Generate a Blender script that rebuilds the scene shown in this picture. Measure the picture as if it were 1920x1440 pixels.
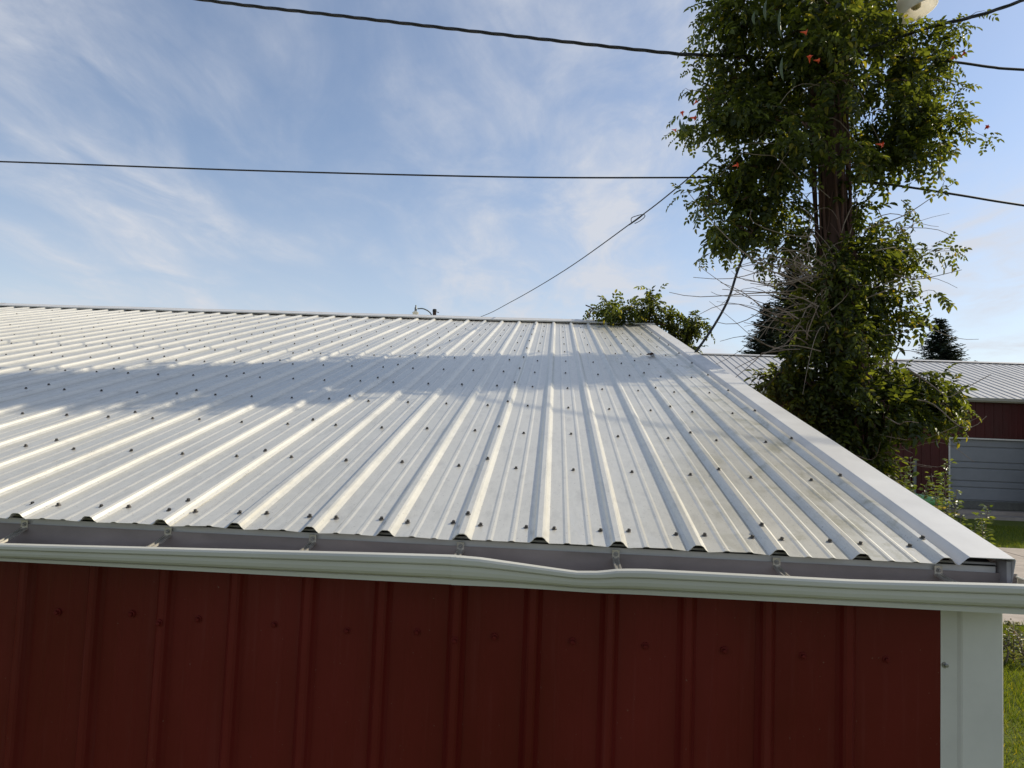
import bpy, math, random
import numpy as np
from mathutils import Vector, Matrix
random.seed(7); rng = np.random.default_rng(7)
R = math.radians
for o in list(bpy.data.objects): bpy.data.objects.remove(o)
scn = bpy.context.scene
col = scn.collection

# ------------------------------------------------------------------ camera
EZ = 2.25                                   # height of the shed eave above the lawn
YAW, PITCH, ROLL, FPX = -0.0629464, 0.0594763, 0.0382972, 1234.42
CAM = np.array([0.2542, -1.9470, EZ + 0.3494])
fw = np.array([math.sin(YAW)*math.cos(PITCH), math.cos(YAW)*math.cos(PITCH), math.sin(PITCH)])
r0 = np.array([math.cos(YAW), -math.sin(YAW), 0]); u0 = np.cross(r0, fw)
rt = math.cos(ROLL)*r0 + math.sin(ROLL)*u0; up = -math.sin(ROLL)*r0 + math.cos(ROLL)*u0
cam = bpy.data.cameras.new('camera'); camo = bpy.data.objects.new('camera', cam); col.objects.link(camo)
camo.matrix_world = Matrix(((rt[0], up[0], -fw[0], CAM[0]), (rt[1], up[1], -fw[1], CAM[1]), (rt[2], up[2], -fw[2], CAM[2]), (0, 0, 0, 1)))
cam.sensor_width = 36; cam.lens = FPX/1920*36; cam.clip_start = .05; cam.clip_end = 3000
scn.camera = camo
def at(px, py, Y):                          # world point at depth Y seen at a pixel of the 1920x1440 photograph
    d = fw + (px-960)/FPX*rt - (py-720)/FPX*up
    return CAM + d*(Y-CAM[1])/d[1]

# ------------------------------------------------------------------ light
SUN = np.array([1.0, .465, .838]); SUN /= np.linalg.norm(SUN)
SUN_EL = math.asin(SUN[2]); SUN_AZ = math.atan2(SUN[0], SUN[1])      # from +Y towards +X
world = bpy.data.worlds.new('World'); scn.world = world; world.use_nodes = True
scn.view_settings.view_transform = 'Standard'; scn.view_settings.look = 'None'
scn.view_settings.exposure = 0.10; scn.view_settings.gamma = 1
def build_world():
    nt = world.node_tree; N = nt.nodes; L = nt.links
    N.clear()
    out = N.new('ShaderNodeOutputWorld'); bg = N.new('ShaderNodeBackground'); bg.inputs[1].default_value = .135
    sky = N.new('ShaderNodeTexSky'); sky.sky_type = 'NISHITA'; sky.sun_disc = False
    sky.sun_elevation = SUN_EL; sky.sun_rotation = SUN_AZ; sky.altitude = 300
    sky.air_density = 1.0; sky.dust_density = .6; sky.ozone_density = 2.0
    tc = N.new('ShaderNodeTexCoord'); sep = N.new('ShaderNodeSeparateXYZ'); L.new(tc.outputs['Generated'], sep.inputs[0])
    def math_(op, a, b=None, c=None):
        m = N.new('ShaderNodeMath'); m.operation = op
        for i, v in enumerate((a, b, c)):
            if v is None: continue
            if isinstance(v, (int, float)): m.inputs[i].default_value = v
            else: L.new(v, m.inputs[i])
        return m.outputs[0]
    # cloud layer as a flat sheet high above: direction divided by its height
    zz = math_('MAXIMUM', math_('ADD', sep.outputs[2], .12), .05)
    cx = math_('DIVIDE', sep.outputs[0], zz); cy = math_('DIVIDE', sep.outputs[1], zz)
    cmb = N.new('ShaderNodeCombineXYZ'); L.new(cx, cmb.inputs[0]); L.new(cy, cmb.inputs[1])
    mp = N.new('ShaderNodeMapping'); mp.inputs['Rotation'].default_value = (0, 0, R(38)); mp.inputs['Scale'].default_value = (1.0, .55, 1); mp.inputs['Location'].default_value = (3.1, .7, 0)
    L.new(cmb.outputs[0], mp.inputs[0])
    n1 = N.new('ShaderNodeTexNoise'); n1.inputs['Scale'].default_value = .9; n1.inputs['Detail'].default_value = 9; n1.inputs['Roughness'].default_value = .56; n1.inputs['Distortion'].default_value = .5
    n2 = N.new('ShaderNodeTexNoise'); n2.inputs['Scale'].default_value = 3.2; n2.inputs['Detail'].default_value = 8; n2.inputs['Roughness'].default_value = .6; n2.inputs['Distortion'].default_value = .8
    L.new(mp.outputs[0], n1.inputs['Vector']); L.new(mp.outputs[0], n2.inputs['Vector'])
    a = N.new('ShaderNodeMapRange'); a.interpolation_type = 'SMOOTHSTEP'; a.inputs[1].default_value = .34; a.inputs[2].default_value = .64; L.new(n1.outputs[0], a.inputs[0])
    b = N.new('ShaderNodeMapRange'); b.interpolation_type = 'SMOOTHSTEP'; b.inputs[1].default_value = .30; b.inputs[2].default_value = .72; L.new(n2.outputs[0], b.inputs[0])
    m = math_('MULTIPLY', a.outputs[0], math_('ADD', math_('MULTIPLY', b.outputs[0], .8), .2))
    n3 = N.new('ShaderNodeTexNoise'); n3.inputs['Scale'].default_value = 9; n3.inputs['Detail'].default_value = 7; n3.inputs['Roughness'].default_value = .62; n3.inputs['Distortion'].default_value = .5
    L.new(mp.outputs[0], n3.inputs['Vector'])
    c3 = N.new('ShaderNodeMapRange'); c3.inputs[1].default_value = .3; c3.inputs[2].default_value = .7; L.new(n3.outputs[0], c3.inputs[0])
    m = math_('ADD', math_('MULTIPLY', m, math_('ADD', math_('MULTIPLY', c3.outputs[0], .42), .52)), .09)
    hz = N.new('ShaderNodeMapRange'); hz.interpolation_type = 'SMOOTHSTEP'; hz.inputs[1].default_value = .02; hz.inputs[2].default_value = .42; hz.inputs[3].default_value = .42; hz.inputs[4].default_value = 0.0; L.new(sep.outputs[2], hz.inputs[0])
    m = math_('MINIMUM', math_('ADD', m, hz.outputs[0]), .9)
    mix = N.new('ShaderNodeMix'); mix.data_type = 'RGBA'; mix.inputs[7].default_value = (4.75, 4.9, 5.3, 1)
    L.new(m, mix.inputs[0]); L.new(sky.outputs[0], mix.inputs[6])
    L.new(mix.outputs[2], bg.inputs[0]); L.new(bg.outputs[0], out.inputs[0])
build_world()
sl = bpy.data.lights.new('sun', 'SUN'); sl.energy = 4.25; sl.angle = R(.53); sl.color = (1, .90, .71)
so = bpy.data.objects.new('sun', sl); col.objects.link(so); so.location = (20, 10, 20)
so.rotation_euler = Vector(SUN).to_track_quat('Z', 'Y').to_euler()

# ------------------------------------------------------------------ materials
def new_mat(name):
    m = bpy.data.materials.new(name); m.use_nodes = True
    nt = m.node_tree; return m, nt, nt.nodes['Principled BSDF']
def add_noise(nt, scale, detail=6, rough=.6, stretch=(1, 1, 1), dist=0):
    tc = nt.nodes.new('ShaderNodeTexCoord'); mp = nt.nodes.new('ShaderNodeMapping'); mp.inputs['Scale'].default_value = stretch
    n = nt.nodes.new('ShaderNodeTexNoise'); n.inputs['Scale'].default_value = scale; n.inputs['Detail'].default_value = detail; n.inputs['Roughness'].default_value = rough; n.inputs['Distortion'].default_value = dist
    nt.links.new(tc.outputs['Object'], mp.inputs[0]); nt.links.new(mp.outputs[0], n.inputs['Vector'])
    return n.outputs[0]
def ramp(nt, fac, stops):
    r = nt.nodes.new('ShaderNodeValToRGB')
    while len(r.color_ramp.elements) < len(stops): r.color_ramp.elements.new(.5)
    for e, (p, c) in zip(r.color_ramp.elements, stops): e.position = p; e.color = (*c, 1) if len(c) == 3 else c
    nt.links.new(fac, r.inputs[0]); return r.outputs[0]
def mixc(nt, fac, a, b, mode='MIX'):
    m = nt.nodes.new('ShaderNodeMix'); m.data_type = 'RGBA'; m.blend_type = mode
    for i, v in ((0, fac), (6, a), (7, b)):
        if isinstance(v, (int, float)): m.inputs[i].default_value = v
        elif isinstance(v, tuple): m.inputs[i].default_value = (*v, 1)
        else: nt.links.new(v, m.inputs[i])
    return m.outputs[2]
def bump(nt, b, h, strength=.2, dist=.01):
    n = nt.nodes.new('ShaderNodeBump'); n.inputs['Strength'].default_value = strength; n.inputs['Distance'].default_value = dist
    nt.links.new(h, n.inputs['Height']); nt.links.new(n.outputs[0], b.inputs['Normal'])
def plain(name, c, rough=.5, metal=0, var=.18, scale=9, spec=.5, stretch=(1, 1, 1), bmp=0):
    m, nt, b = new_mat(name)
    n = add_noise(nt, scale, stretch=stretch)
    lo = tuple(x*(1-var) for x in c); hi = tuple(min(1, x*(1+var)) for x in c)
    nt.links.new(ramp(nt, n, [(.3, lo), (.7, hi)]), b.inputs['Base Color'])
    b.inputs['Roughness'].default_value = rough; b.inputs['Metallic'].default_value = metal; b.inputs['Specular IOR Level'].default_value = spec
    if bmp: bump(nt, b, n, bmp)
    return m
def roof_mat():
    m, nt, b = new_mat('weathered_roof_steel')
    fine = add_noise(nt, 55, 5, .65, (1, .35, 1))
    big = add_noise(nt, 1.3, 5, .6, (1, .5, 1))
    c = mixc(nt, ramp(nt, fine, [(.3, (0, 0, 0)), (.75, (1, 1, 1))]), (.57, .55, .485), (.685, .66, .585))
    c = mixc(nt, ramp(nt, big, [(.35, (0, 0, 0)), (.7, (.75, .75, .75))]), c, (.715, .69, .62))
    # lichen and leaf stains, mostly on the sheets below the vine
    tc = nt.nodes.new('ShaderNodeTexCoord'); sp = nt.nodes.new('ShaderNodeSeparateXYZ'); nt.links.new(tc.outputs['Object'], sp.inputs[0])
    mr = nt.nodes.new('ShaderNodeMapRange'); mr.inputs[1].default_value = .3+5; mr.inputs[2].default_value = 1.5+5; mr.interpolation_type = 'SMOOTHSTEP'
    nt.links.new(sp.outputs[0], mr.inputs[0])
    st = add_noise(nt, 9, 8, .72, (1, .6, 1), .4)
    stf = ramp(nt, st, [(.5, (0, 0, 0)), (.66, (1, 1, 1))])
    f = nt.nodes.new('ShaderNodeMath'); f.operation = 'MULTIPLY'; nt.links.new(mr.outputs[0], f.inputs[0]); nt.links.new(stf, f.inputs[1])
    g = nt.nodes.new('ShaderNodeMath'); g.operation = 'MULTIPLY'; nt.links.new(f.outputs[0], g.inputs[0]); g.inputs[1].default_value = .8
    c = mixc(nt, g.outputs[0], c, (.36, .34, .23))
    # small dark specks
    spk = add_noise(nt, 160, 2, .5)
    c = mixc(nt, ramp(nt, spk, [(.66, (0, 0, 0)), (.74, (.7, .7, .7))]), c, (.20, .18, .15))
    # rain streaks running down the sheets and pale scuffs
    rs_ = add_noise(nt, 24, 6, .7, (1, .05, 1), .2)
    c = mixc(nt, ramp(nt, rs_, [(.52, (0, 0, 0)), (.8, (.55, .55, .55))]), c, (.36, .35, .32))
    sc_ = add_noise(nt, 7, 9, .75, (1.6, .7, 1), 1.2)
    c = mixc(nt, ramp(nt, sc_, [(.56, (0, 0, 0)), (.74, (.6, .6, .6))]), c, (.66, .65, .62))
    nt.links.new(c, b.inputs['Base Color'])
    b.inputs['Metallic'].default_value = .40
    nt.links.new(ramp(nt, big, [(.3, (.27,)*3), (.7, (.38,)*3)]), b.inputs['Roughness'])
    bump(nt, b, add_noise(nt, 3.5, 2, .5), .08, .01)
    return m
def wall_mat(name, c, dirt=.5, far=False):
    m, nt, b = new_mat(name)
    n = add_noise(nt, 1.6, 6, .6, (1, 1, .6))
    streak = add_noise(nt, 26, 5, .7, (1, 1, .045))
    k = mixc(nt, ramp(nt, n, [(.3, (0, 0, 0)), (.72, (1, 1, 1))]), tuple(x*.82 for x in c), tuple(x*1.25 for x in c))
    k = mixc(nt, ramp(nt, streak, [(.55, (0, 0, 0)), (.85, (dirt*.7,)*3)]), k, (c[0]*1.3+.03, c[1]*1.9+.03, c[2]*1.9+.03))
    sp = add_noise(nt, 90, 2)
    k = mixc(nt, ramp(nt, sp, [(.74, (0, 0, 0)), (.78, (.5, .5, .5))]), k, (.25, .19, .15))
    nt.links.new(k, b.inputs['Base Color']); b.inputs['Specular IOR Level'].default_value = .22
    nt.links.new(ramp(nt, n, [(.3, (.33,)*3), (.7, (.5,)*3)]), b.inputs['Roughness'])
    bump(nt, b, add_noise(nt, 4, 2), .06, .01)
    return m
def leaf_mat(name, dark, light, trans=.35, spec=.35, rough=.45):
    m, nt, b = new_mat(name)
    geo = nt.nodes.new('ShaderNodeNewGeometry')
    c = ramp(nt, geo.outputs['Random Per Island'], [(0, dark), (.55, tuple((a+d)/2 for a, d in zip(dark, light))), (.93, light), (1, (light[0]*1.9, light[1]*1.25, light[2]*.9))])
    nt.links.new(c, b.inputs['Base Color']); b.inputs['Roughness'].default_value = rough; b.inputs['Specular IOR Level'].default_value = spec
    t = nt.nodes.new('ShaderNodeBsdfTranslucent')
    tcol = mixc(nt, 1.0, c, (3.0, 2.55, .95), 'MULTIPLY'); nt.links.new(tcol, t.inputs[0])
    mx = nt.nodes.new('ShaderNodeMixShader'); mx.inputs[0].default_value = trans
    nt.links.new(b.outputs[0], mx.inputs[1]); nt.links.new(t.outputs[0], mx.inputs[2])
    nt.links.new(mx.outputs[0], nt.nodes['Material Output'].inputs[0])
    return m
M = dict(
    roof=roof_mat(),
    trim_roof=plain('white_flashing', (.62, .61, .59), .42, .05, .08, 6),
    red=wall_mat('faded_red_steel', (.115, .0105, .0080)),
    red_far=wall_mat('barn_red_steel', (.060, .011, .010)),
    white=plain('white_trim_paint', (.62, .60, .55), .45, 0, .07, 5, bmp=.04),
    gutter=plain('white_gutter_enamel', (.52, .51, .45), .38, 0, .10, 4, stretch=(.4, 1, 1)),
    gutter_in=plain('soiled_gutter_inside', (.27, .235, .22), .5, .1, .25, 7, stretch=(.5, 1, 1)),
    fascia=plain('dull_fascia_metal', (.36, .35, .36), .45, .3, .15, 8, stretch=(.3, 1, 1)),
    alu=plain('bare_aluminium', (.55, .52, .46), .38, .75, .2, 40),
    screw=plain('dull_zinc_screw', (.07, .065, .06), .5, .55, .3, 60),
    washer=plain('grey_washer', (.12, .115, .11), .6, .1, .3, 60),
    red_screw=plain('painted_screw', (.12, .012, .009), .6, 0, .2, 60, spec=.15),
    zinc=plain('bright_screw', (.35, .34, .33), .4, .7, .2, 60),
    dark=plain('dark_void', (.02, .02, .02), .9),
    bark=plain('vine_bark', (.085, .042, .030), .9, 0, .45, 22, stretch=(1, 1, .12), bmp=.6),
    pole=plain('weathered_pole_wood', (.07, .036, .027), .9, 0, .4, 20, stretch=(1, 1, .06), bmp=.5),
    twig=plain('dry_twig', (.27, .21, .16), .8, 0, .3, 30),
    vine=leaf_mat('vine_leaf', (.018, .029, .010), (.095, .125, .026), .48),
    shoot=leaf_mat('shrub_leaf', (.05, .085, .02), (.16, .20, .06), .32, .5, .35),
    sage=leaf_mat('grey_green_leaf', (.07, .085, .05), (.2, .21, .13), .25),
    spruce=leaf_mat('spruce_needle', (.018, .03, .022), (.045, .062, .045), .08, .2),
    flower=plain('trumpet_flower_petal', (.75, .10, .03), .5, 0, .2, 30),
    pod=plain('green_seed_pod', (.07, .10, .04), .5, 0, .25, 20),
    cable=plain('black_cable_sheath', (.018, .018, .02), .55, 0, .2, 40),
    lamp=plain('cream_lamp_enamel', (.72, .68, .58), .4, 0, .06, 8),
    lamp_in=plain('lamp_reflector', (.82, .79, .70), .3, .1, .05, 8),
    bulb=plain('frosted_bulb', (.7, .55, .42), .25, 0, .1, 10),
    greymetal=plain('galvanised_grey', (.20, .21, .20), .5, .5, .2, 20),
    door=plain('grey_white_door_steel', (.23, .24, .255), .45, 0, .05, 3),
    doorlow=plain('grimy_door_bottom', (.12, .12, .105), .6, 0, .25, 8),
    concrete=plain('old_concrete', (.36, .31, .265), .9, 0, .16, 3, bmp=.15),
    green=plain('tractor_green', (.10, .30, .10), .3, 0, .06, 8),
    yellow=plain('tractor_yellow', (.72, .52, .06), .35, 0, .05, 8),
    black=plain('black_rubber', (.02, .02, .02), .7, 0, .2, 20),
)

# ------------------------------------------------------------------ mesh helpers
class MB:
    def __init__(s): s.v = []; s.f = []
    def add(s, v, f):
        n = len(s.v); s.v += [tuple(map(float, p)) for p in v]; s.f += [tuple(i+n for i in q) for q in f]; return s
    def box(s, a, b):
        (x0, y0, z0), (x1, y1, z1) = a, b
        return s.add([(x0, y0, z0), (x1, y0, z0), (x1, y1, z0), (x0, y1, z0), (x0, y0, z1), (x1, y0, z1), (x1, y1, z1), (x0, y1, z1)],
                     [(0, 3, 2, 1), (4, 5, 6, 7), (0, 1, 5, 4), (1, 2, 6, 5), (2, 3, 7, 6), (3, 0, 4, 7)])
    def tube(s, pts, r, n=6, cap=True):
        pts = [np.array(p, float) for p in pts]; k = len(pts)
        if not hasattr(r, '__len__'): r = [r]*k
        T = [pts[min(i+1, k-1)]-pts[max(i-1, 0)] for i in range(k)]
        T = [t/(np.linalg.norm(t)+1e-9) for t in T]
        a = np.array([0, 0, 1.]) if abs(T[0][2]) < .9 else np.array([1., 0, 0])
        U = np.cross(T[0], a); U /= np.linalg.norm(U)
        v = []
        for i in range(k):
            U = U - T[i]*(U@T[i]); U /= np.linalg.norm(U)+1e-9; W = np.cross(T[i], U)
            for j in range(n):
                q = 2*math.pi*j/n; v.append(pts[i]+r[i]*(math.cos(q)*U+math.sin(q)*W))
        f = [(i*n+j, i*n+(j+1) % n, (i+1)*n+(j+1) % n, (i+1)*n+j) for i in range(k-1) for j in range(n)]
        if cap: f += [tuple(range(n))[::-1], tuple((k-1)*n+j for j in range(n))]
        return s.add(v, f)
    def lathe(s, prof, n=20, c=(0, 0, 0)):
        k = len(prof); v = [(c[0]+r*math.cos(2*math.pi*j/n), c[1]+r*math.sin(2*math.pi*j/n), c[2]+z) for r, z in prof for j in range(n)]
        return s.add(v, [(i*n+j, i*n+(j+1) % n, (i+1)*n+(j+1) % n, (i+1)*n+j) for i in range(k-1) for j in range(n)])
    def loft(s, rows, closed=False, caps=False):
        k = len(rows); n = len(rows[0]); v = [p for r in rows for p in r]; m = n if closed else n-1
        f = [(i*n+j, i*n+(j+1) % n, (i+1)*n+(j+1) % n, (i+1)*n+j) for i in range(k-1) for j in range(m)]
        if caps: f += [tuple(range(n))[::-1], tuple((k-1)*n+j for j in range(n))]
        return s.add(v, f)
    def mesh(s, name, mat, smooth=False):
        me = bpy.data.meshes.new(name); me.from_pydata(s.v, [], s.f); me.materials.append(mat)
        if smooth: me.polygons.foreach_set('use_smooth', [True]*len(me.polygons))
        me.update(); return me
WL = {}
def wloc(o): return WL.get(o.name, np.zeros(3)) if o is not None else np.zeros(3)
def put(name, me, loc=(0, 0, 0), parent=None, rot=None, scale=None):
    o = bpy.data.objects.new(name, me); col.objects.link(o); loc = np.array(loc, float)
    WL[o.name] = loc
    if parent is not None: o.parent = parent
    o.location = loc - wloc(parent)
    if rot is not None: o.rotation_euler = rot
    if scale is not None: o.scale = (scale,)*3 if not hasattr(scale, '__len__') else scale
    return o
def part(name, mb, mat, parent, smooth=False):
    """mesh given in world coordinates, stored relative to its parent's base"""
    base = wloc(parent); mb.v = [(p[0]-base[0], p[1]-base[1], p[2]-base[2]) for p in mb.v]
    return put(name, mb.mesh(name, mat, smooth), base, parent)
def tag(o, label=None, cat=None, group=None, kind=None):
    if label: o['label'] = label
    if cat: o['category'] = cat
    if group: o['group'] = group
    if kind: o['kind'] = kind
    return o
def thing(name, loc, label, cat, group=None): return tag(put(name, None, loc), label, cat, group)
def mesh_np(name, V, F, mat):
    """quads from numpy arrays"""
    me = bpy.data.meshes.new(name); nv, nf = len(V), len(F)
    me.vertices.add(nv); me.vertices.foreach_set('co', np.ascontiguousarray(V, np.float32).ravel())
    me.loops.add(nf*4); me.loops.foreach_set('vertex_index', np.ascontiguousarray(F, np.int32).ravel())
    me.polygons.add(nf); me.polygons.foreach_set('loop_start', np.arange(nf, dtype=np.int32)*4)
    me.materials.append(mat); me.update(calc_edges=True); me.validate(); return me

# ------------------------------------------------------------------ ground
g = MB(); n = 40; S = 400
g.add([(-S, -S, 0), (S, -S, 0), (S, S, 0), (-S, S, 0)], [(0, 1, 2, 3)])
def lawn_mat():
    m, nt, b = new_mat('mown_lawn')
    big = add_noise(nt, .35, 6, .65); fine = add_noise(nt, 14, 6, .7)
    c = mixc(nt, ramp(nt, big, [(.35, (0, 0, 0)), (.65, (1, 1, 1))]), (.085, .125, .018), (.125, .16, .028))
    c = mixc(nt, ramp(nt, fine, [(.35, (0, 0, 0)), (.75, (.8, .8, .8))]), c, (.14, .13, .05))
    nt.links.new(c, b.inputs['Base Color']); b.inputs['Roughness'].default_value = .95; b.inputs['Specular IOR Level'].default_value = .1
    bump(nt, b, fine, .8, .05); return m
lawn = part('lawn', g, lawn_mat(), None); tag(lawn, 'broad mown lawn around the buildings', 'lawn', kind='structure')
# concrete drive in slabs between the lawn and the barn
dr = put('driveway', None, (0, 11.5, 0)); tag(dr, 'old pinkish concrete driveway crossing the lawn', 'driveway', kind='structure')
for i in range(12):
    for j in range(3):
        x0, y0 = 6.2+i*2.4, 8.0+j*2.35
        b = MB().box((x0+.012, y0+.012, -.05), (x0+2.388, y0+2.338, .02+.004*((i*7+j*3) % 3)))
        part('concrete_slab', b, M['concrete'], dr)

# ------------------------------------------------------------------ the shed
SLOPE = 0.2458; CS, SN = math.cos(SLOPE), math.sin(SLOPE); P = .2286
RIDGE = 7.12
def rp(x, a, h=0): return (x, a*CS - h*SN, EZ + a*SN + h*CS)         # roof coordinates -> world
shed = thing('metal_shed', (-5, 3.5, 0), 'long red steel shed in front with ribbed pale metal roof and white gutter', 'shed')
def rib_profile(k0, k1, x0=None, x1=None, hh=.0195):
    """ribs at integer k, two low stiffeners between"""
    pr = []
    for k in range(k0, k1+1):
        c = k*P
        for dx, h in ((-.029, 0), (-.021, .007), (-.0145, .0155), (-.008, hh), (.008, hh), (.0145, .0155), (.021, .007), (.029, 0)): pr.append((c+dx, h))
        if k < k1:
            for q in (.355, .645):
                for dx, h in ((-.011, 0), (-.004, .0028), (.004, .0028), (.011, 0)): pr.append((c+q*P+dx, h))
    if x0 is not None: pr = [(x0, 0)]+[p for p in pr if p[0] > x0+.001]
    if x1 is not None: pr = [p for p in pr if p[0] < x1-.001]+[(x1, 0)]
    return pr
def wave(x, a, s): return math.sin(x*7.3+s)*math.sin(a*2.1+s*1.7)+.6*math.sin(x*17+a*3.7+s*2.3)
def roof_panel(k0, k1, seed, lift):
    pr = rib_profile(k0, k1); mb = MB(); th = .0016
    rows = [0, .02, .06, .118, .3]+[.706+.582*i*.5 for i in range(22) if .706+.582*i*.5 < 6.9]+[RIDGE-.04]
    e0 = .004*math.sin(seed*3.1)
    top = []; bot = []
    for a in rows:
        t = []; u = []
        for (x, h) in pr:
            w = .0006*wave(x, a, seed)
            if a < .1 and h < .003:                                     # eave edge bows up between screws
                ph = ((x/P) % 1.0); w += (.1-a)/.1*.0035*(math.sin(math.pi*ph)**2+.25*math.sin(x*31+seed))
            hh = h+w+lift
            aa = a-.02*0+(e0+.0025*math.sin(x*23+seed) if a == 0 else 0)
            t.append(rp(x, aa, hh)); u.append(rp(x, aa, hh-th))
        top.append(t); bot.append(u)
    mb.loft(top); mb.loft([r[::-1] for r in bot])
    mb.loft([bot[0], top[0]]); mb.loft([top[-1], bot[-1]])
    mb.loft([[r[0] for r in top], [r[0] for r in bot]]); mb.loft([[r[-1] for r in bot], [r[-1] for r in top]])
    return part('roof_panel', mb, M['roof'], shed)
panels = {}
for i, k in enumerate(range(-60, 4, 4)):
    panels[k] = roof_panel(k, k+4, i*1.37, .0012*(i % 2))
# last sheet: ribs 4..6 and the flat run up to the rake flashing
def end_panel():
    pr = rib_profile(4, 6, x1=1.418); mb = MB(); rows = [0, .118]+[.706+.582*i for i in range(11)]+[RIDGE-.04]
    top = [[rp(x, a, h+.0012+.0005*wave(x, a, 5)) for x, h in pr] for a in rows]
    bot = [[rp(x, a, h-.0004+.0005*wave(x, a, 5)) for x, h in pr] for a in rows]
    mb.loft(top); mb.loft([r[::-1] for r in bot]); mb.loft([bot[0], top[0]])
    return part('roof_panel', mb, M['roof'], shed)
panels[4] = end_panel()
XR = 1.553
def rake():
    pr = [(1.402, .0032), (1.407, .0045), (1.424, .0235), (1.430, .0275), (XR-.004, .0275), (XR, .0235), (XR, -.062), (XR-.012, -.066)]
    mb = MB(); rows = [-.004, .03]+[.3+.45*i for i in range(15)]+[RIDGE+.01]
    top = [[rp(x, a, h+(.0012*math.sin(a*5+x*9) if 1.435 < x < XR-.003 else 0)) for x, h in pr] for a in rows]
    bot = [[rp(x-.0012, a, h-.0014) for x, h in pr] for a in rows]
    mb.loft(top); mb.loft([r[::-1] for r in bot]); mb.loft([bot[0], top[0]])
    return part('rake_trim', mb, M['trim_roof'], shed)
rake_o = rake()
# ridge flashing in 3 m lengths, bent over the ridge
def ridge_len(x0, x1, lift):
    pr = [(RIDGE-.166, .0225), (RIDGE-.165, .036), (RIDGE-.160, .038), (RIDGE-.05, .039)]
    mb = MB(); rows = []
    yr, zr = RIDGE*CS, EZ+RIDGE*SN
    for x in np.linspace(x0, x1, 9):
        w = .002*math.sin(x*3.1)+lift
        f = [rp(x, a, h+w) for a, h in pr]
        top = (x, yr, zr+.050+w)
        bk = [(x, 2*yr-p[1], p[2]) for p in f[::-1]]
        rows.append(f+[top]+bk)
    mb.loft(rows); mb.loft([[(p[0], p[1], p[2]-.0016) for p in r][::-1] for r in rows])
    mb.loft([[r[0] for r in rows], [(r[0][0], r[0][1], r[0][2]-.0016) for r in rows]])
    return part('ridge_cap', mb, M['trim_roof'], shed)
xx = 1.562
for i in range(6):
    ridge_len(xx-3.05-.05, xx, .0025*(i % 2)); xx -= 3.05
# back slope: same sheets turned round the ridge
YR = RIDGE*CS
for k, p in list(panels.items()):
    if k == 4: continue
    o = p.copy(); col.objects.link(o); o.parent = shed
    o.scale = (1, -1, 1); WL[o.name] = wloc(shed); o.location = (0, 2*YR-2*3.5, 0)
back_fill = MB(); back_fill.loft([[rp(.9, 0, -.003), rp(XR, 0, -.003)], [rp(.9, RIDGE-.02, -.003), rp(XR, RIDGE-.02, -.003)]])
back_fill.v = [(x, 2*YR-y, z) for x, y, z in back_fill.v]; part('roof_panel', back_fill, M['roof'], shed)
# roof deck closing the underside (purlins out of sight)
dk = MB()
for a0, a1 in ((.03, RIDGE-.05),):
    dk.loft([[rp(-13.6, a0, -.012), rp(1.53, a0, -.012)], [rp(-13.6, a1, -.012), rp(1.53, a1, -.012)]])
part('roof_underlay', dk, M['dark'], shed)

# screws: hex head on a washer, sharing one mesh
sm = MB(); sm.lathe([(.0005, .0024), (.0085, .0022), (.0088, 0)], 10)
sw = sm.mesh('washer', M['washer']); hx = MB()
hx.lathe([(.0055, .0018), (.0055, .0085), (.0042, .0098), (.0003, .0100)], 6)
hx2 = MB(); hx2.v = list(hx.v); hx2.f = list(hx.f)
base_n = len(sm.v)
screw_me = bpy.data.meshes.new('screw'); screw_me.from_pydata(sm.v+hx.v, [], sm.f+[tuple(i+base_n for i in q) for q in hx.f])
screw_me.materials.append(M['washer']); screw_me.materials.append(M['screw'])
for i, p in enumerate(screw_me.polygons): p.material_index = 0 if i < len(sm.f) else 1
spots = []
ROWS = [.706]+[.0824+.5824*k for k in range(2, 12)]
for k in range(-58, 7):
    for d in (-.19, .19):
        if k == 6 and d > 0: continue
        if k > -12: spots.append((k*P+d*P, .118+random.uniform(-.008, .008), 0, k))
for k in range(-58, 6):
    for a in ROWS:
        spots.append((k*P+.5*P+random.uniform(-.007, .007), a+random.uniform(-.012, .012), 0, k))
for k in range(-56, 5, 4):
    for a in [.16]+[r_+.03 for r_ in ROWS]:
        spots.append((k*P-.001, a+random.uniform(-.015, .015), .0205, k))
for a in [.12]+ROWS: spots.append((6*P+.001, a+.01, .0205, 4))
def in_view(p):
    d = np.array(p)-CAM; z = d@fw; return abs(d@rt)/z < 1920/2/FPX*1.03
sp2 = []
for x, a, h, k in spots:
    p = rp(x, a, h); 
    if a > 6.9 or not in_view(p): continue
    sp2.append((np.linalg.norm(np.array(p)-CAM), p, k))
sp2.sort(key=lambda q: q[0])
for d, p, k in sp2[:290]:
    kk = 4*math.floor(min(k, 4)/4) if k < 4 else 4
    put('roof_screw', screw_me, p, panels[kk], (SLOPE+random.uniform(-.05, .05), random.uniform(-.06, .06), random.uniform(0, 1)))
rest = MB(); Rm = np.array(Matrix.Rotation(SLOPE, 3, 'X'))
for d, p, k in sp2[290:]:
    V = np.array(screw_me_v := [v.co[:] for v in screw_me.vertices])@Rm.T+np.array(p)
    rest.add(V, [tuple(q.vertices) for q in screw_me.polygons])
ro = part('roof_screw', rest, M['screw'], shed); ro['kind'] = 'stuff'

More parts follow.
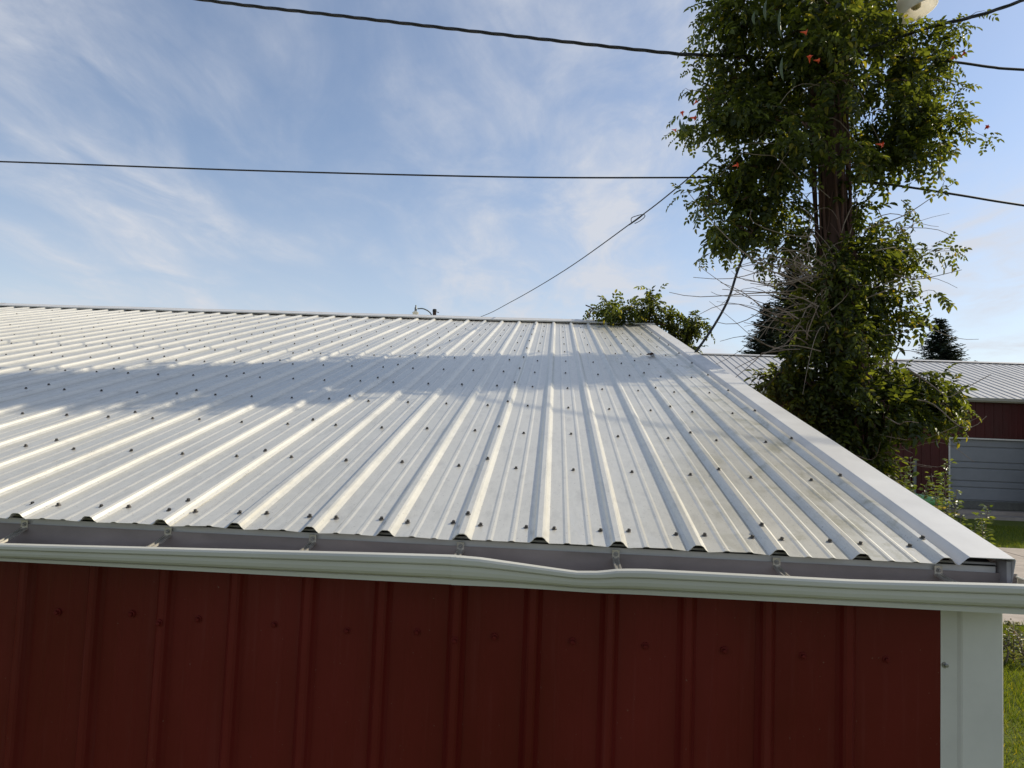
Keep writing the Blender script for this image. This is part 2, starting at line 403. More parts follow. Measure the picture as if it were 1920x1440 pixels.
# walls -------------------------------------------------------------
WY = .075                                    # pan of the front wall
def wall_panel(k0, k1, seed, xoff, ztop, mat, name='wall_panel', x1=None, parent=shed):
    pr = rib_profile(k0, k1, x1=x1); rows = [0.02, .6, 1.0, 1.3, 1.6, 1.75, 1.9, 2.0, ztop]
    f = [[(x+xoff, WY-(h*1.35 if h > .004 else h*.45)-.0022*((k0//4) % 2)+.0008*wave(x, z*1.3, seed), z) for x, h in pr] for z in rows]
    bk = [[(p[0], p[1]+.0015, p[2]) for p in r] for r in f]
    mb = MB(); mb.loft(f); mb.loft([r[::-1] for r in bk])
    return part(name, mb, mat, parent)
wp = {}
for i, k in enumerate(range(-56, 4, 4)): wp[k] = wall_panel(k, k+4, i*2.1, -.012+.0*i, EZ+.0, M['red'])
wp[4] = wall_panel(4, 5, 3.3, -.012, EZ, M['red'], x1=1.432)
# painted wall screws
wsm = MB(); wsm.lathe([(.0005, .0028), (.0095, .0024), (.010, 0)], 10); wsm.lathe([(.0058, .002), (.0058, .0075), (.004, .009), (.0003, .0092)], 6)
wsm.v = [(x*1.2, y*1.2, z*1.35) for x, y, z in wsm.v]; wscrew = wsm.mesh('wall_screw', M['red_screw'])
for k in range(-12, 6):
    kk = 4*math.floor(k/4)
    x = (k+.5)*P-.012+random.uniform(-.008, .008)
    put('wall_screw', wscrew, (x, WY-.001, EZ-.296+random.uniform(-.006, .006)), wp[kk], (R(90), random.uniform(0, 1), 0))
    put('wall_screw', wscrew, (x, WY-.001, EZ-1.0+random.uniform(-.006, .006)), wp[kk], (R(90), random.uniform(0, 1), 0))
for k in (-8, -4, 0):
    for z in (EZ-.304, EZ-1.02): put('wall_screw', wscrew, (k*P-.013, WY-.0285, z), wp[k], (R(90), 0, 0))
# screw hole left open near the corner
hole = MB().lathe([(.0002, 0), (.005, 0)], 10); hp = hole.mesh('screw_hole', M['dark'])
put('screw_hole', hp, (at(1673, 1367, WY)[0], WY-.0015, at(1673, 1367, WY)[2]), wp[4], (R(90), 0, 0))
# gable end wall towards the driveway, sheet by sheet
XG = 1.505
for i in range(17):
    y0 = .08+i*.82; y1 = min(y0+.82, 13.72)
    pr = [(y, h) for y, h in rib_profile(0, 4)]
    f = []
    ys = [y0+(q[0])*(y1-y0)/(4*P) for q in pr]
    def ztop(y): 
        a = min(y, 2*YR-y)/CS; return EZ+a*SN-.07
    for fr in (0, .3, .6, .85, 1): f.append([(XG+q[1], y, .02+(ztop(min(max(y, .08), 13.75))-.02)*fr) for y, q in zip(ys, pr)])
    mb = MB().loft(f); part('wall_panel', mb, M['red'], shed)
# rear and far end closed
rc = MB(); rc.loft([[(-13.5, 2*YR-.08, .02), (XG, 2*YR-.08, .02)], [(-13.5, 2*YR-.08, EZ), (XG, 2*YR-.08, EZ)]])
part('rear_wall', rc, M['red'], shed)
# white corner trim, L-section with raised face
def corner():
    pr = [(1.396, WY-.0045), (1.418, WY-.0045), (1.421, WY-.006), (1.438, WY-.027), (1.442, WY-.030), (1.549, WY-.030), (1.553, WY-.027), (1.553, WY+.10), (1.549, WY+.10), (1.5485, WY-.022), (1.442, WY-.0245), (1.396, WY-.003)]
    rows = [[(x+.0012*math.sin(z*4), y+.0008*math.sin(z*6+x*20), z) for x, y in pr] for z in np.linspace(.02, EZ-.075, 12)]
    mb = MB(); mb.loft(rows, closed=True, caps=True); return part('corner_trim', mb, M['white'], shed)
ct = corner()
zs = MB(); zs.lathe([(.0005, .003), (.0095, .0026), (.010, 0)], 12); zs.lathe([(.0055, .002), (.0055, .008), (.0042, .009), (.0003, .0092)], 6)
zsm = zs.mesh('trim_screw', M['zinc'])
for z in (EZ-.298, EZ-1.0, EZ-1.7): put('trim_screw', zsm, (1.409, WY-.005, z), ct, (R(90), .3, 0))

# fascia and gutter ---------------------------------------------------
GX1 = 1.585
fb = MB().box((-13.5, .043, EZ-.110), (XR-.02, .060, EZ+.004)); part('fascia', fb, M['fascia'], shed)
dz = MB(); dz.loft([[(-13.5, .041, EZ-.004), (1.53, .041, EZ-.004)], [(-13.5, .0405, EZ-.024), (1.53, .0405, EZ-.024)], [(-13.5, .036, EZ-.027), (1.53, .036, EZ-.027)], [(-13.5, .0365, EZ-.034), (1.53, .0365, EZ-.034)]])
part('drip_edge', dz, M['trim_roof'], shed)
LIPX = [-14, -3, -2.2, -1.344, -.654, -.20, -.001, .07, .156, .26, .334, .40, .451, .52, .654, 1.08, 1.49, 1.7]
LIPZ = [-.07, -.070, -.067, -.063, -.046, -.035, -.031, -.034, -.042, -.050, -.055, -.0515, -.044, -.0415, -.041, -.041, -.031, -.029]
LIPY = [0, 0, 0, 0, 0, 0, 0, .003, .006, .002, -.004, -.006, -.003, 0, 0, 0, 0, 0]
def gprof(x):
    lz = float(np.interp(x, LIPX, LIPZ)); ly = float(np.interp(x, LIPX, LIPY)); bz = -.1135+.002*x
    s = (lz-bz)/.075
    y0 = -.092+ly
    # from the back top over the floor and up the ogee front to the folded lip
    p = [(.034, -.022), (.034, -.10), (.031, bz+.002), (-.052, bz), (-.064, bz+.0005), (-.0640, bz+.0125*s), (-.0610, bz+.0150*s), (-.069, bz+.0180*s),
         (-.079, bz+.0225*s), (-.0835, bz+.030*s), (-.0855, bz+.040*s), (-.0850, bz+.0525*s), (-.0825, bz+.0535*s), (-.0915, bz+.0555*s), (-.0935, bz+.059*s), (-.0938, bz+.0700*s), (-.0905, bz+.0760*s), (-.079, bz+.0795*s)]
    return [(y+(ly if y < -.05 else 0), z) for y, z in p]
def gutter(x0, x1, n, off=0):
    xs = np.linspace(x0, x1, n); mb = MB()
    out = [[(x, y-off, EZ+z-off*.5) for y, z in gprof(x)] for x in xs]
    mb.loft(out)
    return part('gutter', mb, M['gutter'], shed)
gl = gutter(-13.5, -.0012, 90); gr = gutter(-.015, GX1, 60, .0012)
for nm, gg, x0, x1, n in (('gutter_lining', gl, -13.5, -.002, 60), ('gutter_lining', gr, -.0, GX1-.003, 50)):
    mb = MB(); rows = []
    for x in np.linspace(x0, x1, n):
        q = gprof(x); rows.append([(x, y-(.0022 if i < 3 else -.0022), EZ+z+(.002 if 2 <= i < 8 else 0)) for i, (y, z) in enumerate(q[:15])])
    mb.loft([r[::-1] for r in rows]); part(nm, mb, M['gutter_in'], gg)
# end cap of the gutter
q = gprof(GX1); ec = MB(); v = [(GX1+.001, y, EZ+z) for y, z in q[:16]]+[(GX1+.001, .034, EZ-.03)]
ec.add(v, [tuple(range(len(v)))]); ec.add([(GX1+.003, p[1], p[2]) for p in v], [tuple(range(len(v)))[::-1]])
ec.tube([(GX1-.004, .034, EZ-.03), (GX1-.004, -.09, EZ+q[15][1]+.001)], .003, 6)
part('end_cap', ec, M['gutter'], gr)
# hangers: screwed to the fascia, channel strap reaching the lip
for k in range(-14, 8, 2):
    x = k*P+(.0 if k else -.008)+random.uniform(-.004, .004); lz = float(np.interp(x, LIPX, LIPZ)); ly = float(np.interp(x, LIPX, LIPY))
    hb = MB(); w = .011; zb = -.024
    hb.add([(x-w, .032, EZ+zb+.014), (x+w, .032, EZ+zb+.014), (x+w, .032, EZ+zb-.016), (x-w, .032, EZ+zb-.016)], [(0, 3, 2, 1)])
    hb.box((x-w, .030, EZ+zb-.016), (x+w, .033, EZ+zb+.014))
    secs = []
    for t in np.linspace(0, 1, 7):
        y = .030+(-.083+ly-.030)*t; z = EZ+zb-.012+(lz-.006-(zb-.012))*t-.004*math.sin(math.pi*t)
        secs.append([(x-w, y, z), (x-w*.85, y, z+.005), (x-w*.45, y, z+.005), (x-w*.35, y, z+.001), (x+w*.35, y, z+.001), (x+w*.45, y, z+.005), (x+w*.85, y, z+.005), (x+w, y, z)])
    hb.loft(secs); hb.loft([[(p[0], p[1], p[2]-.0012) for p in s[::-1]] for s in secs])
    h = part('gutter_hanger', hb, M['alu'], gl if k < 0 else gr)
    put('hanger_screw', zsm, (x, .0295, EZ+zb+.002), h, (R(90), .4, 0), .7)
# short stub of rake drop at the gutter corner
rs = MB().box((XR-.016, .004, EZ-.055), (XR-.003, .05, EZ+.016)); part('rake_end', rs, M['fascia'], shed)

# ------------------------------------------------------------------ the barn across the drive
BY, BE, BRY, BRZ = 22.05, 4.16, 28.05, 6.02       # front wall, eave height, ridge
BX0, BX1, BP = 1.0, 31.0, .305
barn = thing('red_barn', (16, 25, 0), 'big dark red steel barn with pale ribbed roof and grey garage door behind the vine', 'barn')
def barn_rib(x0, nrib, hh):
    pr = []
    for k in range(nrib):
        c = x0+k*BP
        pr += [(c-.022, 0), (c-.010, hh), (c+.010, hh), (c+.022, 0)]
        if k < nrib-1: pr += [(c+BP*.5-.02, 0), (c+BP*.5, .004), (c+BP*.5+.02, 0)]
    return pr
bsl = math.atan2(BRZ-BE, BRY-BY); bl = math.hypot(BRZ-BE, BRY-BY)
def brp(x, a, h): return (x, BY+a*math.cos(bsl)-h*math.sin(bsl), BE+a*math.sin(bsl)+h*math.cos(bsl))
nsh = int((BX1-BX0)/(3*BP))
def glow_plastic(name, c, t):
    m, nt, b = new_mat(name); n = add_noise(nt, 12); k = ramp(nt, n, [(.3, tuple(x*.93 for x in c)), (.7, c)])
    nt.links.new(k, b.inputs['Base Color']); b.inputs['Roughness'].default_value = .35
    tr_ = nt.nodes.new('ShaderNodeBsdfTranslucent'); nt.links.new(k, tr_.inputs[0]); mx = nt.nodes.new('ShaderNodeMixShader'); mx.inputs[0].default_value = t
    nt.links.new(b.outputs[0], mx.inputs[1]); nt.links.new(tr_.outputs[0], mx.inputs[2]); nt.links.new(mx.outputs[0], nt.nodes['Material Output'].inputs[0]); return m
M['lamp'] = glow_plastic('cream_lamp_plastic', (.92, .89, .82), .62); M['lamp_in'] = M['lamp']
M['barn_roof'] = plain('barn_roof_steel', (.50, .49, .475), .45, .1, .07, 1.5)
M['barn_rib'] = M['barn_roof']
for i in range(nsh):
    pr = barn_rib(BX0+i*3*BP, 4, .027); mb = MB()
    mb.loft([[brp(x, a, h+.006*(i % 2)) for x, h in pr] for a in (-.35, 2, 4, bl)])
    p_ = part('roof_panel', mb, M['barn_roof'], barn)
    o = p_.copy(); col.objects.link(o); o.parent = barn; o.scale = (1, -1, 1); o.location = (0, 2*BRY-2*25, 0)
rc2 = MB(); rc2.loft([[(BX0, BRY-.2, BRZ+.0), (BX0, BRY, BRZ+.075), (BX0, BRY+.2, BRZ)], [(BX1, BRY-.2, BRZ+.0), (BX1, BRY, BRZ+.075), (BX1, BRY+.2, BRZ)]])
part('ridge_cap', rc2, M['barn_roof'], barn)
# door opening
DX0 = at(1781, 880, BY)[0]; DX1 = DX0+4.3; DZ0, DZ1 = .21, at(1782, 822, BY)[2]
def barn_wall(x0, n, z0, z1, y=BY):
    pr = barn_rib(x0, n, .02); mb = MB(); off = .004*(round((x0-BX0)/(3*BP)) % 2); mb.loft([[(x, y-h-off, z) for x, h in pr] for z in (z0, (z0+z1)/2, z1)])
    return part('wall_panel', mb, M['red_far'], barn)
xk = BX0
for i in range(nsh):
    xa, xb = xk+i*3*BP, xk+(i+1)*3*BP
    over = xb > DX0+.05 and xa < DX1-.05
    barn_wall(xa, 4, DZ1+.06 if over else .18, BE-.02)
    if over and xa < DX0:                            # sheet cut beside the door
        mb = MB(); pr = [q for q in barn_rib(xa, 4, .02) if q[0] < DX0-.07]+[(DX0-.05, 0)]
        mb.loft([[(x, BY-h, z) for x, h in pr] for z in (.18, DZ1+.06)]); part('wall_panel', mb, M['red_far'], barn)
    if over and xb > DX1:
        mb = MB(); pr = [(DX1+.05, 0)]+[q for q in barn_rib(xa, 4, .02) if q[0] > DX1+.07]
        mb.loft([[(x, BY-h, z) for x, h in pr] for z in (.18, DZ1+.06)]); part('wall_panel', mb, M['red_far'], barn)
for nm, a, b in (('end_wall', BX0+.02, 0), ('end_wall', BX0+nsh*3*BP-.02, 0)):
    mb = MB(); v = [(a, BY, .1), (a, 2*BRY-BY, .1), (a, 2*BRY-BY, BE), (a, BRY, BRZ-.03), (a, BY, BE)]; mb.add(v, [(0, 1, 2, 3, 4)]); part(nm, mb, M['red_far'], barn)
mb = MB().box((BX0, 2*BRY-BY-.01, .1), (BX0+nsh*3*BP, 2*BRY-BY+.01, BE)); part('rear_wall', mb, M['red_far'], barn)
mb = MB().box((BX0, BY-.02, 0), (DX0-.05, BY+.2, .18)); mb.box((DX1+.05, BY-.02, 0), (BX0+nsh*3*BP, BY+.2, .18)); part('foundation', mb, M['concrete'], barn)
# eave: fascia board and gutter
M['barn_trim'] = plain('barn_trim_grey', (.43, .43, .40), .5, 0, .1, 4)
fm = MB().box((BX0, BY-.30, BE-.20), (BX0+nsh*3*BP, BY-.27, BE-.06)); part('fascia', fm, M['barn_trim'], barn)
gm = MB(); gp = [(-.32, -.07), (-.32, -.16), (-.40, -.165), (-.42, -.12), (-.44, -.085), (-.445, -.07)]
gm.loft([[(x, BY+y, BE+z) for y, z in gp] for x in (BX0, BX0+nsh*3*BP)]); part('gutter', gm, M['barn_trim'], barn)
sf = MB().box((BX0, BY-.27, BE-.205), (BX0+nsh*3*BP, BY+.0, BE-.195)); part('soffit', sf, M['barn_trim'], barn)
# garage door, recessed, in sections with grooves
door = part('garage_door', MB().box((DX0, BY+.10, DZ0), (DX1, BY+.13, DZ1)), M['door'], barn)
ns = 7
hts = [.0, .13, .31, .40, .58, .67, .885, 1.0]
for i in range(ns):
    z0 = DZ0+(DZ1-DZ0)*hts[i]; z1 = DZ0+(DZ1-DZ0)*hts[i+1]
    m_ = MB(); pr = [(.095, z0+.012), (.075, z0+.03), (.068, z0+.045), (.068, z1-.03), (.078, z1-.016), (.095, z1-.008)]
    m_.loft([[(x, BY+y, z) for y, z in pr] for x in (DX0+.01, DX1-.01)][::-1]); part('door_section', m_, M['doorlow'] if i == 0 else M['door'], door)
fr = MB().box((DX0-.05, BY-.03, .0), (DX0, BY+.12, DZ1+.05)); fr.box((DX1, BY-.03, .0), (DX1+.05, BY+.12, DZ1+.05)); fr.box((DX0, BY-.03, DZ1), (DX1, BY+.12, DZ1+.05))
part('door_frame', fr, M['white'], barn)
st = MB().box((DX0-.1, BY-.9, -.05), (DX1+.1, BY+.14, .10)); st.box((DX0, BY-.25, .10), (DX1, BY+.12, .215)); part('concrete_apron', st, M['concrete'], barn)
ds = MB().tube([(at(1713, 900, BY-.12)[0], BY-.12, 0), (at(1713, 900, BY-.12)[0]+.05, BY-.12, 1.9)], .06, 8)
part('downspout', ds, M['greymetal'], barn)

# ------------------------------------------------------------------ leaves
def leaflet(p, d, nrm, L, w, fold=.25):
    d = d/np.linalg.norm(d); s = np.cross(nrm, d); s /= np.linalg.norm(s)+1e-9; nn = np.cross(d, s)
    pt = lambda a, b, c: p+d*(a*L)+s*(b*w)+nn*(c*w)
    tip = pt(1, 0, -.35*L/w*.5)
    return [p, pt(.28, .5, fold), pt(.66, .40, fold*.6), tip, pt(.66, -.40, fold*.6), pt(.28, -.5, fold)]
LF = [(0, 3, 2, 1), (0, 5, 4, 3)]
def compound(pairs, L, ll, seed):
    r = np.random.default_rng(seed); V = []; F = []
    def addl(v):
        n = len(V); V.extend(v); F.extend([tuple(i+n for i in q) for q in LF])
    ax = lambda t: np.array([t*L, 0, -.22*L*t*t])
    for i in range(pairs):
        t = .25+.65*i/(pairs-1)
        for s in (-1, 1):
            a = R(58)+r.normal()*.15; d = np.array([math.cos(a), s*math.sin(a), -.25+r.normal()*.22])
            nr = np.array([r.normal()*.25, s*.25+r.normal()*.25, 1])
            addl(leaflet(ax(t), d, nr, ll*r.uniform(.8, 1.15)*(1-.15*abs(t-.55)), ll*.53*r.uniform(.85, 1.15)))
    addl(leaflet(ax(1), np.array([1, r.normal()*.2, -.5]), np.array([0, 0, 1.]), ll*1.15, ll*.5))
    n = len(V); w = .0018
    V.extend([ax(0)+np.array([0, -w, 0]), ax(0)+np.array([0, w, 0]), ax(.5)+np.array([0, w, .0]), ax(.5)+np.array([0, -w, 0])]); F.append((n, n+1, n+2, n+3))
    return np.array(V, float), np.array(F, int)
def frame(xd, roll=0, upv=(0, 0, 1)):
    x = xd/np.linalg.norm(xd); u = np.array(upv, float); y = np.cross(u, x)
    if np.linalg.norm(y) < 1e-3: y = np.array([0, 1., 0])
    y /= np.linalg.norm(y); z = np.cross(x, y)
    c, s = math.cos(roll), math.sin(roll)
    return np.stack([x, c*y+s*z, -s*y+c*z], 1)
VARS = [compound(4, .21, .068, 11), compound(4, .23, .072, 12), compound(3, .17, .070, 13), compound(5, .26, .064, 14), compound(4, .19, .062, 15), compound(3, .13, .055, 16)]
def foliage(parent, leaves, mat, ntop, vars_=VARS, name='leaf', score=None):
    """leaves: (pos, rot3x3, scale, variant). the ntop that show largest are objects of their own, the rest one mesh"""
    mes = [mesh_np(name, v, f, mat) for v, f in vars_]
    sc = [score(l[0]) if score else -np.linalg.norm(l[0]-CAM) for l in leaves]
    order = np.argsort(sc)[::-1]
    base = wloc(parent)
    for i in order[:ntop]:
        p, Rm, s, v = leaves[i]
        o = put(name, mes[v], p, parent); o.rotation_euler = Matrix(Rm.tolist()).to_euler(); o.scale = (s,)*3
    VV = []; FF = []; n = 0
    for i in order[ntop:]:
        p, Rm, s, v = leaves[i]; V, F = vars_[v]
        VV.append(V@Rm.T*s+(p-base)); FF.append(F+n); n += len(V)
    if VV:
        o = put(name, mesh_np(name, np.concatenate(VV), np.concatenate(FF), mat), base, parent); o['kind'] = 'stuff'
def shoot_leaves(pts, step, out, sc=(.75, 1.15), spread=.9, start=.25, droop=.45):
    """compound leaves in opposite pairs along a shoot"""
    pts = np.array(pts); seg = np.linalg.norm(np.diff(pts, axis=0), axis=1); cum = np.concatenate([[0], np.cumsum(seg)]); L = cum[-1]
    s = L*start; side = rng.uniform(0, 6.28)
    while s < L:
        p = np.array([np.interp(s, cum, pts[:, i]) for i in range(3)]); q = np.array([np.interp(min(s+.02, L), cum, pts[:, i]) for i in range(3)])
        t = q-p+1e-6; t /= np.linalg.norm(t)
        a = np.cross(t, rng.normal(size=3)); a /= np.linalg.norm(a)
        for sg in (-1, 1):
            if rng.random() < .12: continue
            d = t*.45+a*sg*spread+rng.normal(size=3)*.25; d[2] -= droop
            out.append((p, frame(d, rng.normal()*.5), rng.uniform(*sc), int(rng.integers(0, len(VARS)))))
        s += step*rng.uniform(.7, 1.3)
    out.append((pts[-1], frame(pts[-1]-pts[-2]+np.array([0, 0, -.05]), rng.normal()*.5), rng.uniform(.5, .8), int(rng.integers(0, len(VARS)))))
def arc(p, q, sag=.1, n=6, wig=.02):
    p, q = np.array(p, float), np.array(q, float); w = rng.normal(size=3)*wig
    return [p+(q-p)*t+np.array([0, 0, sag])*math.sin(math.pi*t)+w*math.sin(2*math.pi*t) for t in np.linspace(0, 1, n)]

# ------------------------------------------------------------------ utility pole and the trumpet vine on it
PY = 4.3
pole_pts = [at(1606, 900, PY), at(1590, 660, PY), at(1562, 420, PY), at(1548, 150, PY), at(1540, -180, PY), at(1534, -420, PY)]
d0 = pole_pts[0]-pole_pts[1]; foot = pole_pts[0]+d0*(pole_pts[0][2]+.02)/(-d0[2]); 
base = np.array([foot[0], foot[1], 0])
def pole_x(z):
    zs = [foot[2]]+[p[2] for p in pole_pts]; xs = [foot[0]]+[p[0] for p in pole_pts]; return float(np.interp(z, zs, xs))
upole = thing('utility_pole', base, 'leaning wooden utility pole smothered in vine beside the shed', 'pole')
part('pole_shaft', MB().tube([foot]+pole_pts, [.125, .12, .115, .11, .105, .10, .095], 14), M['pole'], upole, True)
ztop = pole_pts[-1][2]
vine = thing('trumpet_vine', base+np.array([.2, -.05, 0]), 'tall trumpet vine with orange flowers climbing the pole beside the shed', 'vine')
for i in range(26):                                    # climbing stems wrapped round the shaft
    ph = i/26*6.28+rng.uniform(-.1, .1); tw = rng.uniform(-.6, .6); hi = ztop*rng.uniform(.7, .98); rr = rng.uniform(.010, .026); pts = []
    for z in np.linspace(0, hi, 26):
        a = ph+tw*z*.35+.25*math.sin(z*1.7+i); r_ = .125+rr*.5+.03*abs(math.sin(z*1.1+i*2))
        pts.append((pole_x(z)+r_*math.cos(a), PY+r_*math.sin(a), z))
    part('climbing_stem', MB().tube(pts, [rr*(1-.55*t) for t in np.linspace(0, 1, 26)], 6), M['bark'], vine, True)
for i in range(22):                                    # loose hairy strands over the shaft
    ph = rng.uniform(0, 6.28); z0 = rng.uniform(1.5, 5.0); hi = rng.uniform(.7, 1.8); pts = []
    for z in np.linspace(z0, z0+hi, 14):
        a = ph+.5*math.sin(z*3.1+i)+.3*math.sin(z*7+i*2); r_ = .17+.04*math.sin(z*4.3+i)
        pts.append((pole_x(z)+r_*math.cos(a), PY+r_*math.sin(a), z))
    part('climbing_stem', MB().tube(pts, .0055, 5), M['twig'] if i % 3 == 0 else M['bark'], vine, True)
LOBES = [  # px, py, rx, ry in photo pixels at the pole, shoots, depth offset, shell bias
    (1545, 20, 80, 60, 18, -.75), (1530, 80, 70, 45, 12, -.8), (1590, 150, 50, 40, 8, -.6), (1510, 250, 60, 40, 12, -.6), (1600, 285, 50, 35, 10, -.5), (1560, 520, 60, 40, 12, -.4), (1570, 620, 55, 40, 12, -.4),
    (1545, -360, 120, 110, 34, 0), (1550, -220, 170, 130, 60, 0), (1545, -90, 215, 110, 62, 0), (1600, -130, 170, 90, 36, .2), (1480, -20, 150, 85, 40, -.1),
    (1400, 40, 95, 85, 36, -.15), (1640, 40, 110, 90, 36, .1), (1715, 60, 60, 50, 10, .35), (1540, 80, 150, 85, 44, -.2), (1720, 110, 75, 80, 26, .15), (1370, 130, 80, 70, 30, .1),
    (1365, 205, 85, 60, 28, -.1), (1470, 190, 120, 80, 40, .25), (1440, 240, 110, 65, 36, -.2), (1660, 180, 105, 80, 36, -.1), (1720, 235, 75, 60, 22, .1),
    (1690, 295, 75, 55, 22, -.05), (1610, 270, 80, 55, 22, .25), (1410, 315, 95, 50, 32, .05), (1480, 310, 75, 60, 22, -.2), (1385, 370, 85, 45, 24, .0), (1450, 390, 75, 50, 22, .15),
    (1400, 430, 70, 34, 16, -.1), (1480, 445, 60, 40, 14, .1), (1625, 385, 55, 45, 14, .0), (1640, 455, 70, 34, 16, -.05), (1590, 490, 70, 40, 20, -.1), (1680, 480, 45, 22, 6, .1),
    (1560, 545, 65, 42, 20, -.15), (1640, 545, 60, 36, 17, .05), (1530, 600, 55, 42, 17, -.1), (1630, 600, 60, 30, 14, .05), (1695, 590, 42, 22, 9, -.05), (1540, 660, 62, 38, 18, -.15), (1640, 645, 38, 20, 5, .1),
    (1478, 715, 50, 30, 13, .1), (1560, 720, 85, 42, 26, -.1), (1650, 705, 80, 40, 24, .1), (1710, 722, 60, 32, 18, -.05), (1560, 775, 85, 46, 28, .05), (1655, 770, 80, 44, 28, -.1), (1735, 755, 58, 28, 15, .05), (1770, 735, 40, 20, 7, 0),
    (1600, 830, 75, 46, 28, -.05), (1625, 885, 70, 44, 26, .05), (1600, 960, 90, 60, 30, 0), (1610, 1050, 90, 70, 30, 0), (1620, 1150, 100, 70, 30, 0)]
leaves = []; stems = MB()
MPX = (PY-CAM[1])/FPX*1.02
for (px, py, rx, ry, ns_, dy) in LOBES:
    if py < 420: ns_ = max(5, int(ns_*.58))
    elif py < 680: ns_ = max(4, int(ns_*.8))
    c = at(px, py, PY+dy*.9); ax_ = np.array([rx*MPX, min(rx, 150)*MPX*.8, ry*MPX])
    for _ in range(ns_):
        d = rng.normal(size=3); d /= np.linalg.norm(d)
        e = c+d*ax_*rng.uniform(.72, 1.0)
        s = c+rng.normal(size=3)*ax_*.22
        if e[0] < 1.74 and e[2] < EZ+1.9: continue
        L = np.linalg.norm(e-s); mid = (s+e)/2+np.array([0, 0, .10*L]); e = e-np.array([0, 0, .12*L])
        pts = [s, (s+mid)/2+rng.normal(size=3)*.02, mid, (mid+e)/2+rng.normal(size=3)*.02, e]
        shoot_leaves(pts, .085, leaves)
        if rng.random() < .5: stems.tube(pts, [.006, .005, .004, .003, .002], 4, False)
# loose leafy tips reaching past the outline
TIPS = [((1360, 100), (1312, 112)), ((1330, 190), (1285, 165)), ((1340, 240), (1268, 246)), ((1320, 255), (1290, 262)), ((1380, 350), (1280, 362)), ((1350, 385), (1310, 400)), ((1390, 470), (1318, 482)), ((1360, 430), (1330, 425)),
        ((1740, 60), (1800, 52)), ((1745, 90), (1845, 20)), ((1740, 150), (1800, 170)), ((1740, 225), (1850, 258)), ((1750, 245), (1805, 205)), ((1760, 215), (1806, 225)), ((1740, 310), (1765, 352)), ((1690, 375), (1712, 405)),
        ((1680, 420), (1700, 450)), ((1680, 480), (1785, 470)), ((1700, 500), (1780, 465)), ((1690, 520), (1712, 525)), ((1700, 570), (1752, 545)), ((1750, 745), (1815, 772)), ((1760, 760), (1800, 790)), ((1480, 700), (1428, 728)), ((1500, 690), (1460, 690)), ((1640, 870), (1655, 905)), ((1350, 20), (1318, 12)), ((1345, 60), (1300, 85)), ((1420, 480), (1455, 520))]
for a, b in TIPS:
    y = PY+rng.uniform(-.35, .3); p0, p1 = at(*a, y), at(*b, y+rng.uniform(-.15, .15))
    pts = arc(p0, p1, .04, 6); shoot_leaves(pts, .075, leaves, (.55, .9), start=.15); stems.tube(pts, [.005, .004, .0035, .003, .0025, .002], 4, False)
so_ = part('stem', stems, M['bark'], vine); so_['kind'] = 'stuff'
def vscore(p):
    d = p-CAM; z = d@fw; x = 960+FPX*(d@rt)/z; y = 720-FPX*(d@up)/z
    if not (1200 < x < 1920 and 0 < y < 900): return -1e6
    outer = -d[1]
    return outer + (.5 if x < 1330 or x > 1740 else 0)
foliage(vine, leaves, M['vine'], 290, score=vscore)
# bare dry twigs
TW = [((1535, 575), (1255, 548), .05), ((1530, 590), (1312, 500), -.1), ((1520, 560), (1350, 475), .02), ((1530, 545), (1300, 520), .1), ((1535, 590), (1385, 470), .12), ((1540, 585), (1420, 640), .18), ((1500, 600), (1340, 603), .06),
      ((1510, 615), (1310, 590), .12), ((1505, 650), (1338, 685), .22), ((1500, 655), (1350, 640), .04), ((1495, 660), (1330, 565), -.1), ((1500, 630), (1395, 612), .1), ((1480, 655), (1376, 710), .1), ((1520, 520), (1290, 360), -.2), ((1560, 560), (1480, 470), .03),
      ((1545, 560), (1520, 470), .06), ((1540, 580), (1610, 515), .03), ((1545, 590), (1640, 535), .08), ((1540, 610), (1650, 690), .06), ((1545, 612), (1505, 740), .15), ((1620, 430), (1793, 340), -.06), ((1640, 410), (1760, 425), .05), ((1630, 420), (1790, 447), .03),
      ((1640, 540), (1795, 540), .1), ((1640, 500), (1803, 506), -.1), ((1660, 610), (1835, 636), .03), ((1650, 630), (1750, 590), -.05), ((1600, 640), (1690, 720), .02), ((1700, 690), (1858, 702), -.22), ((1720, 750), (1850, 780), -.1), ((1650, 830), (1800, 838), .16), ((1645, 840), (1826, 866), .1),
      ((1640, 850), (1747, 877), .02), ((1650, 868), (1782, 870), .0), ((1640, 845), (1690, 895), .04), ((1650, 815), (1832, 784), -.1), ((1660, 800), (1683, 842), .02), ((1670, 800), (1712, 850), .03), ((1530, 200), (1350, 330), .1), ((1545, 260), (1420, 240), .02), ((1560, 310), (1390, 270), .08), ((1560, 440), (1395, 415), .12), ((1620, 450), (1780, 400), -.03)]
for i in range(26):
    x0, y0 = rng.uniform(1495, 1560), rng.uniform(480, 660); TW.append(((x0, y0), (x0-rng.uniform(60, 190), y0+rng.uniform(-90, 60)), rng.uniform(-.08, .15)))
for i in range(12):
    x0, y0 = rng.uniform(1600, 1680), rng.uniform(420, 860); TW.append(((x0, y0), (x0+rng.uniform(50, 130), y0+rng.uniform(-50, 60)), rng.uniform(-.08, .1)))
for i in range(46):                                    # tangle of dead stems round the waist of the vine
    x0, y0 = rng.uniform(1500, 1575), rng.uniform(470, 640); TW.append(((x0, y0), (x0+rng.uniform(-95, 40), y0+rng.uniform(-70, 80)), rng.uniform(-.1, .18)))
for i in range(24):
    x0, y0 = rng.uniform(1500, 1580), rng.uniform(90, 460); TW.append(((x0, y0), (x0+rng.uniform(-120, 110), y0+rng.uniform(-60, 90)), rng.uniform(-.1, .15)))
